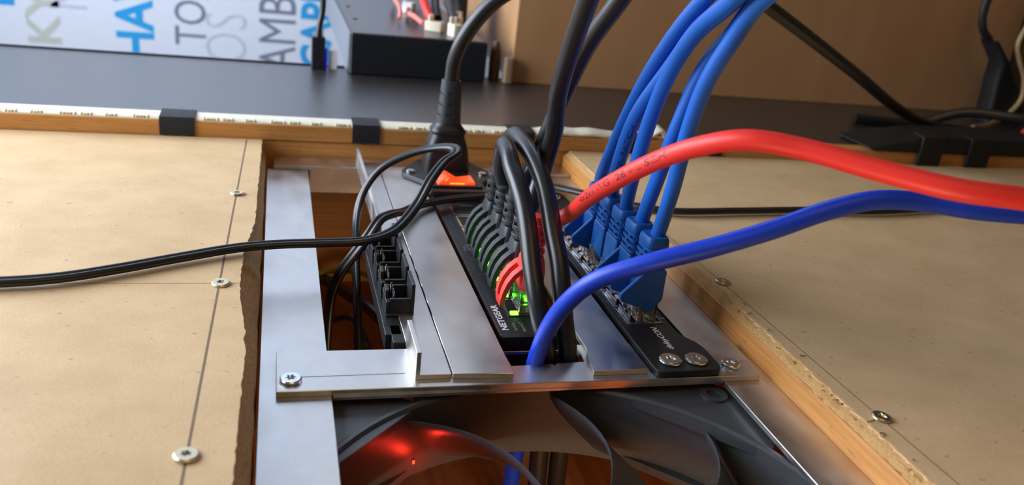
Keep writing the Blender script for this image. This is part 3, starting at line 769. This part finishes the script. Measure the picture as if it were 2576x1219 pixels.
# ------------------------------------------------------------------ twin flex cables
def flex(pts, label, r=1.45, up=(0, 0, 1), step=2.0):
    m = MB(); m.sweep(pts, twin(r), up=up, step=step)
    return tag(finish(m, 'twin_cable', BLKPVC, angle=60), label, 'cable', 'thin black twin-core cables')
flex([(-420, 330, 14.6), (-300, 312, 14.6), (-200, 296, 14.6), (-130, 290.5, 14.6), (-90, 291.4, 14.6), (-73, 294.7, 14.6), (-54.8, 302.5, 14.6), (-35.5, 312.4, 14.6), (-14.3, 321.7, 14.9), (0.9, 325.2, 15), (20, 327.2, 15), (36.2, 328, 15.8), (48.6, 333.9, 18), (59.2, 345, 25), (67.2, 355, 34.9), (75, 365, 40.5),
      (81.2, 371, 42.6), (81.4, 377, 43.4), (73.3, 386, 40.6), (62.5, 391, 35.6), (49.4, 392, 27.6), (41.9, 388, 19.2), (37.6, 380, 9.8), (36.6, 370, -8.7), (36.3, 350, -24), (36, 332, -40), (38, 320, -66), (44, 340, -77)],
     'black twin cable crossing the bright panel and bending sharply before the mains plug', up=(0, 0, 1))
flex([(117, 415.5, 4.6), (108, 414.6, 6.4), (101.5, 412.8, 6.6), (85.4, 407.4, 6.6), (71.0, 396.5, 7.6), (59.1, 376.7, 11.0), (51.0, 361.6, 15.2), (45.5, 356, 14.8), (40.0, 350.5, 9.0), (33.7, 349.7, 0.0), (28.8, 350.1, -8), (24.7, 349, -18), (22.5, 344, -40), (24, 338, -77)],
     'black twin cable from the far switch end dropping past the wide bright bar', up=(0, 0, 1))
flex([(127, 446, 6.6), (134, 440, 7.4), (142, 436, 8.0), (156, 424, 9.0), (171, 402, 11.4), (184, 382, 14.2), (198.8, 374.5, 14.7), (240.6, 377, 14.6), (290.3, 380.7, 14.6), (329.3, 380, 14.6), (394.9, 391.4, 14.6), (458.9, 402.1, 14.6), (560, 420, 14.6)],
     'black twin cable lying across the shaded fibreboard behind the royal blue cable')

# ------------------------------------------------------------------ mains inlet and plug
ip = thing('mains_inlet', 'black mains inlet plate with a glowing red rocker switch at the end of the strips', 'mains inlet', (95, 450, -30))
m = MB(); m.prism([(69, 457), (69, 449), (79.2, 436), (79.2, 420.5), (80.2, 419.6), (110.4, 419.6), (111.4, 420.5), (112.4, 437), (121.4, 447), (121.4, 456), (111, 479), (82.4, 479)], 'z', 4.55, 7.2)
m.box(82, 108, 432, 472, -30, 4.5)
finish(m, 'plate', BLK, ip, bevel=0.5)
m = MB(); m.box(80.6, 109.6, 425.0, 442.4, 7.1, 8.4); finish(m, 'switch_frame', BLK, ip, bevel=0.3)
# rocker: a V in the long direction, pressed at one end
m = MB(); m.prism([(84.6, 8.0), (105.8, 8.0), (105.6, 10.2), (97.0, 9.0), (90.4, 12.8), (85.2, 9.8)], 'y', 427.4, 440.2)
rk = finish(m, 'rocker', ROCKER, ip, bevel=0.4)
m = MB(); m.loft([[(88.4, y, 10.6 + .25), (90.6, y, 12.4), (90.9, y, 12.35), (89.0, y, 10.4)] for y in (427.3, 427.2)]); m.box(91.5, 99.6, 427.25, 427.38, 8.8, 9.6)
sub(finish(m, 'lamp', ROCKLAMP, ip), rk)
for nm, xy in (('screw', (73.6, 452.6)), ('screw', (115.2, 451.2))):
    m = MB(); m.lathe([(2.6, 7.2), (2.6, 8.0), (1.9, 8.5)], *xy, 16); finish(m, nm, ZINC, ip)
mp = thing('mains_plug', 'black mains plug with ribbed neck standing upright in the inlet, cord bending away', 'plug', (95, 463, 7.2))
def ring(w, d, r, z, cx=95, cy=463, n=4): return [(a, b, z) for a, b in rrect(w, d, r, n, cx, cy)]
m = MB(); m.loft([ring(26.4, 19, 4, 7.2), ring(26, 18.6, 4, 12), ring(24.4, 18, 4.2, 18), ring(21.5, 17, 4.4, 23.5), ring(18.8, 16, 4.6, 27.4), ring(18.2, 15.8, 4.6, 28.6)])
bd = finish(m, 'body', BLK, mp, angle=50)
m = MB(); m.loft([ring(18.4, 16, 5, 28.2), ring(20.2, 17.4, 5.4, 29.2), ring(20.2, 17.4, 5.4, 30.4), ring(17.4, 15.4, 5, 32.0), ring(14.6, 13.4, 5, 33.8), ring(14, 13, 5, 34.5)])
finish(m, 'collar', BLK, mp, angle=50)
m = MB(); rings = []
zs = []
z = 34.2
for k in range(4):
    zs += [(z, 0), (z + 4.6, 0)] + ([(z + 4.7, 1), (z + 5.9, 1)] if k < 3 else []); z += 6.0
zs[-1] = (58.4, 0); zs.append((58.9, 2))
for z, g in zs:
    t = (z - 34.2) / 24.4; w = 13.8 - 2.8 * t; d = 12.8 - 2.4 * t
    row = []
    for a, b in rrect(w, d, min(w, d) * 0.42, 6):
        q = 1.0
        if g == 1 and a < w * 0.18 and abs(b) > -1 and not (a < -w * .3 and abs(b) < 0.5): q = 0.80 if a < w * .05 else 0.92
        if g == 2: q = 0.92
        row.append((95 + a * q, 463 + b * q, z))
    rings.append(row)
m.loft(rings); finish(m, 'strain_relief', BLKRUB, mp, angle=40)
cable_mesh(mp, [(95, 463, 56), (94.9, 461.5, 64), (95.0, 460, 70), (97.6, 457, 81), (103.3, 454, 92.8), (112, 451, 104.4), (122, 447, 113), (145, 440, 130), (200, 425, 180), (270, 400, 420)], 4.3, BLKPVC)

# ------------------------------------------------------------------ large fan under the frame
fn = thing('cooling_fan', 'large black cooling fan with curved blades lying below the crossbar', 'fan', (82, 159, -30))
FX, FY, RI = 82, 159, 80.5
m = MB(); N = 96
A = [2 * math.pi * i / N for i in range(N)]
def rg(r, z): return [(FX + r * math.cos(a), FY + r * math.sin(a), z) for a in A]
m.loft([rg(RI, -30), rg(RI + 3.2, -30), rg(RI + 3.2, -3.4), rg(RI + 2.2, -2.6), rg(RI + 0.9, -2.6), rg(RI, -3.4)], closed=True)
for sx in (-1, 1):
    for sy in (-1, 1):
        a0 = math.atan2(sy, sx)
        for (z0, z1) in ((-6.4, -3.6), (-30, -27)):
            ear = [(FX + r * math.cos(a0 + d), FY + r * math.sin(a0 + d)) for r, d in ((82, .34), (88, .30), (104, .13), (108, .06), (108, -.06), (104, -.13), (88, -.30), (82, -.34))]
            m.prism(ear, 'z', z0, z1)
        cx_, cy_ = FX + 100 * math.cos(a0), FY + 100 * math.sin(a0)
        m.lathe([(5, -4.0), (5, -2.8), (2.6, -2.8), (2.6, -6)], cx_, cy_, 20)
finish(m, 'frame', FAN, fn, angle=30)
m = MB(); m.lathe([(25, -28), (26, -8), (24.5, -5.6), (22, -5.0)], FX, FY, 48); finish(m, 'hub', FAN, fn)
def blade(th0):
    m = MB(); nr, nc = 14, 9; top_, bot = [], []
    for i in range(nr):
        t = i / (nr - 1); r = 24.5 + (78.6 - 24.5) * t
        lead = th0 + math.radians(20) * (t - 1) - math.radians(6) * math.sin(math.pi * t)
        chord = math.radians(24 - 5 * t) * (1 - 0.3 * max(0, t - 0.86) / 0.14)
        T, B = [], []
        for k in range(nc):
            u = k / (nc - 1); a = lead - chord * u
            z = -4.6 - 20.0 * u ** 0.8
            th = 1.5 * (1 - 0.55 * u)
            T.append((FX + r * math.cos(a), FY + r * math.sin(a), z)); B.append((FX + r * math.cos(a) , FY + r * math.sin(a), z - th))
        top_.append(T + B[::-1])
    m.loft(top_); return finish(m, 'blade', FAN, fn, angle=50, bevel=0.3)
for k in range(9): blade(math.radians(122 - 40 * k))

# red light inside the box
rl = thing('indicator_light', 'small red light on the inner ring of the fan below the crossbar', 'light', (47, 230, -14))
m = MB(); m.box(44.0, 45.4, 229.8, 231.2, -25.2, -23.2); finish(m, 'housing', BLK, rl, bevel=0.3)
m = MB(); m.box(44.5, 45.3, 229.5, 229.85, -24.8, -23.6); finish(m, 'lens', REDLED, rl)
ld = bpy.data.lights.new('red_lamp', 'POINT'); ld.energy = 0.006; ld.color = (1.0, 0.03, 0.015); ld.shadow_soft_size = 0.0012
lo = bpy.data.objects.new('red_lamp', ld); C.objects.link(lo); lo.parent = rl; lo.location = Vector((49.5 - 47, 224.5 - 230, -24 + 14)) * S

# loose cables lying in the drawer
def loose(pts, r, material, label, name='loose_cable'):
    m = MB(); m.sweep(pts, circle(r, 10), step=3); return tag(finish(m, name, material), label, 'cable')
loose([(24, 486, -74), (31, 462, -66), (40, 432, -60), (49.7, 405, -56), (59, 380, -58), (66, 352, -66), (70, 330, -76)], 3.6, BLKPVC, 'thick dark cable slanting down inside the box under the pin sockets')
loose([(22, 470, -64), (40, 470, -62), (56, 455, -60), (70, 440, -62), (76, 420, -70)], 1.5, YELGREEN, 'yellow-green wire deep inside the box behind the dark cables')
loose([(47, 382, -76), (44, 372, -58), (38, 388, -52), (26, 398, -60), (16, 400, -76)], 1.7, BLKPVC, 'thin dark wire looping on the box floor beside the thick cable')

# ------------------------------------------------------------------ light strip and black tape on the rail
ls = thing('light_strip', 'white light strip with small printed parts running along the top of the wooden rail', 'light strip', (-60, 498, 20.9))
prof = [(-6.2, -0.2), (6.2, -0.2), (6.2, 0.9), (5.4, 1.5), (-5.4, 1.5), (-6.2, 0.9)]
path = [(-420, 498.8, 21.4), (-200, 498.8, 21.3), (-60, 498.8, 21.2), (60, 498.8, 21.0), (120, 498.8, 21.0), (158, 498.8, 21.1), (168, 498.8, 22.4), (176, 498.8, 22.8), (186, 498.8, 22.2), (196, 498.8, 22.9), (212, 498.8, 21.4), (226, 498.8, 21.4), (236, 499.2, 22.6), (243, 500, 26), (247, 501, 26.5), (250.5, 500, 22.4), (251.5, 497, 19.8)]
m = MB(); P = resample(path, 2.0); rings = []
for i, p in enumerate(P):
    t = (P[min(i + 1, len(P) - 1)] - P[max(i - 1, 0)]).normalized(); w = Vector((0, 1, 0.10)).normalized(); u = t.cross(w) * -1
    if u.z < 0: u = -u
    rings.append([p + w * a + u * b for a, b in prof])
m.loft(rings); finish(m, 'strip', LEDWHITE, ls, angle=40)
chip = None
for i in range(34):
    x = -150 + i * 12.3 + (3 if i % 3 == 0 else 0)
    if -66 < x < -42 or 42 < x < 62 or 136 < x < 160 or x > 240: continue
    w = 4.6 if i % 3 == 0 else 2.2
    m = MB()
    for q in (0, 1, 2) if i % 3 == 0 else (0,): m.box(x - w / 2 + q * 1.6, x - w / 2 + q * 1.6 + (1.1 if i % 3 == 0 else w), 492.4, 494.8, 21.6, 22.62)
    for q in (-w / 2 - 1.4, w / 2 + 1.2): m.box(x + q, x + q + 0.35, 492.4, 496.5, 21.6, 22.6)
    finish(m, 'led_chip', LEDCHIP, ls)
GT = 'pieces of black cloth tape over the light strip'
def tape(x0, x1, zb, label, rag=False):
    r = random.Random(int(x0)); m = MB(); xs = [x0 + (x1 - x0) * i / 14 for i in range(15)]
    sect = lambda e: [(506.5, 23.9), (499, 23.7), (492.0, 22.9), (491.2, 21.4), (491.0, zb + (r.random() - .5) * (1.0 if rag else 0.3)), (491.5, zb), (491.6, 21.2), (492.2, 22.5), (499, 23.2), (506.5, 23.4)]
    m.loft([[(x + (r.random() - .5) * .25 * (x in (x0, x1)), y, z) for y, z in sect(0)] for x in xs])
    return tag(finish(m, 'tape_piece', TAPE, angle=40), label, 'tape', GT)
tape(-63.4, -44.7, 12.6, 'black tape over the light strip above the bright panel')
tape(43.5, 59.8, 11.8, 'black tape with a ragged lower edge over the strip above the bar opening', True)
tape(140.5, 157.0, 12.6, 'black tape over the light strip behind the black cable loops')
tape(218.1, 230.8, 10.6, 'black tape over the strip behind the light blue cables')
tape(281, 290.4, 12.4, 'black tape on the rail behind the top of the red cable')
m = MB(); m.loft([[(279 + a, 498 + b, 20.9 + c) for a, b, c in ((0, 0, 0), (11, 2, 2.4), (11, 5, 2.6), (0, 4, 0.2))], [(279 + a, 498 + b, 20.9 + c + 1) for a, b, c in ((0, 0, 0), (11, 2, 2.4), (11, 5, 2.6), (0, 4, 0.2))]])
tag(finish(m, 'cable_tie_end', WHITE, bevel=.2), 'small white cable tie end on the rail behind the red cable', 'cable tie')

# ------------------------------------------------------------------ things at the back of the desk
bc = thing('black_case', 'long black case with matte front at the back edge of the desk', 'case', (110, 900, 21.2))
m = MB(); m.box(53.6, 160.6, 652, 1180, 21.2, 52.2); finish(m, 'body', CASE, bc, bevel=1.0)
m = MB(); m.box(55.4, 159.4, 655, 1178, 51.6, 52.5); finish(m, 'lid', CASETOP, bc, bevel=.2)
m = MB(); m.box(52.9, 53.9, 656, 1178, 22.5, 51.6); finish(m, 'side_plate', CASESIDE, bc)
for yy in (730, 810, 900):
    m = MB(); m.lathe([(2.0, 52.4), (2.0, 53.2)], 63, yy, 12); finish(m, 'screw', CASE, bc)
GW = 'white wire connectors on the black case'
def connector(x, y, rz, label, w=7, d=14, h=9, material=CREAM):
    o = thing('wire_connector', label, 'connector', (x, y, 52.5), GW); c, s_ = math.cos(rz), math.sin(rz)
    P = lambda pts: [(x + c * a - s_ * b, y + s_ * a + c * b) for a, b in pts]
    m = MB(); m.prism(P(rrect(w, d, 1.2, 2)), 'z', 52.5, 52.5 + h); finish(m, 'body', material, o, bevel=.5)
    for q in (-.25, .25):                       # two flip-up levers
        m = MB(); m.prism(P(rrect(w * .36, 2.2, .5, 2, q * w, d * .25)), 'z', 52.5 + h, 52.5 + h + 5); finish(m, 'lever', material, o, bevel=.3)
    return o
connector(137, 672, 0.25, 'cream wire connector on the case, nearest the mains cord', 8, 13, 10)
connector(124.5, 694, 1.0, 'cream wire connector on the case lying aslant beside the nearest one', 9, 15, 8)
connector(148, 722, -0.5, 'cream wire connector on the case behind the other two', 8, 14, 9)
connector(118, 800, 0.6, 'whitish wire connector on the case standing apart, farther back', 7, 14, 10, WHITE)
def wire(pts, r, material, label): return loose(pts, r, material, label, 'wire')
wire([(122, 700, 61), (119, 716, 70), (120, 744, 80), (124, 800, 80), (140, 880, 66)], 3.6, RED, 'thick red wire rising from the connectors on the black case')
SALMON = mat('salmon_sheath', srgb(222, 130, 116), .5)
wire([(116, 700, 57), (111, 716, 60), (110, 750, 58), (116, 790, 57)], 2.2, SALMON, 'salmon pink wire lying between the connectors on the case')
wire([(100, 726, 56), (103, 752, 62), (102, 790, 66), (110, 850, 60)], 2.0, SALMON, 'second salmon pink wire looping behind the connectors on the case')
wire([(128.5, 706, 61), (129, 722, 68), (133, 752, 78), (141, 800, 84)], 3.8, BLKPVC, 'short black wire above the connectors on the case')
wire([(140, 690, 63), (139, 706, 70), (141, 736, 80), (148, 790, 92)], 3.8, BLKPVC, 'second short black wire leaning toward the cabinet above the connectors')
m = MB(); m.prism([(152, 738), (161, 741), (160, 790), (152, 786)], 'z', 52.6, 108)
tag(finish(m, 'black_block', CASE, bevel=2), 'dark block standing on the case against the cabinet side', 'block')
# adapter block and tag at the desk edge
ad = thing('usb_adapter', 'small black adapter standing at the desk edge in front of the printed blind', 'adapter', (31, 668, 21))
m = MB(); m.box(25.4, 35.6, 664, 672, 21, 45.5); finish(m, 'body', CASE, ad, bevel=.6)
m = MB(); m.box(35.6, 37.4, 664.5, 671.5, 21, 37); finish(m, 'side_strip', COBALT, ad, bevel=.2)
m = MB(); m.sweep([(30.6, 668, 44), (31.2, 668, 54), (33, 669, 64), (33.4, 670, 78), (33, 672, 110), (32, 676, 150)], circle(2.3, 12), scales=lambda t: 1.5 - min(t * 6, .5)); finish(m, 'cord', BLKPVC, ad)
m = MB(); m.box(38.4, 45.0, 667, 669, 21, 36)
tag(finish(m, 'white_tag', WHITE, bevel=.4), 'small white plastic piece between the adapter and the black case', 'tag')
# clutter by the cabinet foot
m = MB(); m.lathe([(4.6, 21), (4.8, 36), (4, 46), (2.4, 52)], 171.5, 668, 16)
tag(finish(m, 'brown_plug', mat('brown_rubber', srgb(92, 66, 46), .5)), 'brown plug standing between the black case and the cabinet foot', 'plug')
m = MB(); m.prism(rrect(8, 9, 2, 3, 179.5, 654), 'z', 21, 42)
tag(finish(m, 'beige_block', mat('beige_plastic', srgb(146, 118, 94), .5), bevel=1.2), 'beige plastic block at the foot of the cabinet corner', 'block')

DARK = mat('dark_rubber', srgb(17, 17, 17), 0.62)
# ------------------------------------------------------------------ dark corner at the cabinet side
ps = thing('power_strip', 'black power strip lying on the rail in the dark corner under thick cables', 'power strip', (540, 500, 21))
m = MB(); m.prism([(405, 23), (410, 21.2), (900, 21.2), (900, 33), (470, 33), (430, 28)] , 'y', 489, 530); finish(m, 'body', DARK, ps, bevel=2)
m = MB(); m.prism([(566, 32.5), (584, 32.5), (582, 39), (568, 37)], 'y', 508, 522); finish(m, 'red_button', mat('dull_red_button', srgb(170, 40, 34), .5), ps, bevel=1)
for x in (447, 490):
    m = MB(); m.prism([(487.6, 7.5), (489.4, 7.5), (489.4, 32), (500, 33.0), (500, 34.0), (487.6, 33.4)], 'x', x, x + 20); finish(m, 'bracket', DARK, ps, bevel=.4)
loose([(60, 322, 240), (120, 352, 178), (196, 391, 143), (250.1, 420, 121.6), (306.5, 450, 100.7), (377.2, 488, 74), (446.7, 523, 46), (490, 541, 32), (530, 549, 26.0), (590, 545, 26), (700, 540, 26)], 4.0, BLKPVC, 'thick black cable slanting down across the cabinet front into the dark corner')
loose([(452, 574, 25.4), (510, 568, 26), (540, 556, 39), (580, 528, 42), (660, 512, 43), (760, 500, 41)], 4.2, BLKPVC, 'black cable draped over the power strip in the dark corner')
GTAN = 'tan cables in the dark corner'
tag(loose([(652, 612, 150), (628, 610, 92), (634, 609, 78), (645, 608, 62), (648, 607, 44), (636, 604, 30), (612, 590, 27), (580, 570, 26), (560, 562, 26)], 2.2, TANSHEATH, 'x'), 'tan cable curving down beside the dark plug to the power strip', 'cable', GTAN)
tag(loose([(668, 612, 150), (640, 612, 92), (644, 611, 78), (654, 610, 62), (664, 606, 46), (668, 600, 30), (664, 580, 26.5)], 2.2, TANSHEATH, 'x'), 'second tan cable just outside the first, dropping behind the power strip', 'cable', GTAN)
m = MB(); m.loft([[(x, y, z) for x, y in rrect(w, 20, 4, 3, cx, 618)] for z, w, cx in ((21, 40, 640), (44, 36, 637), (58, 22, 628), (74, 10, 622), (92, 7, 604))])
tag(finish(m, 'dark_plug', DARK, angle=50), 'dark cone-shaped plug standing on the desk at the end of the cabinet front', 'plug')
wire([(604, 618, 92), (594, 618, 100), (590, 619, 112), (592, 620, 140)], 3.4, BLKPVC, 'black cord rising from the dark cone-shaped plug')
m = MB(); m.prism([(672, 560), (760, 560), (760, 640), (676, 640)], 'z', 60, 130); m.box(690, 740, 580, 620, 21, 60)
tag(finish(m, 'dark_device', DARK, bevel=3), 'dark boxy device in the corner above the tan cables', 'device')
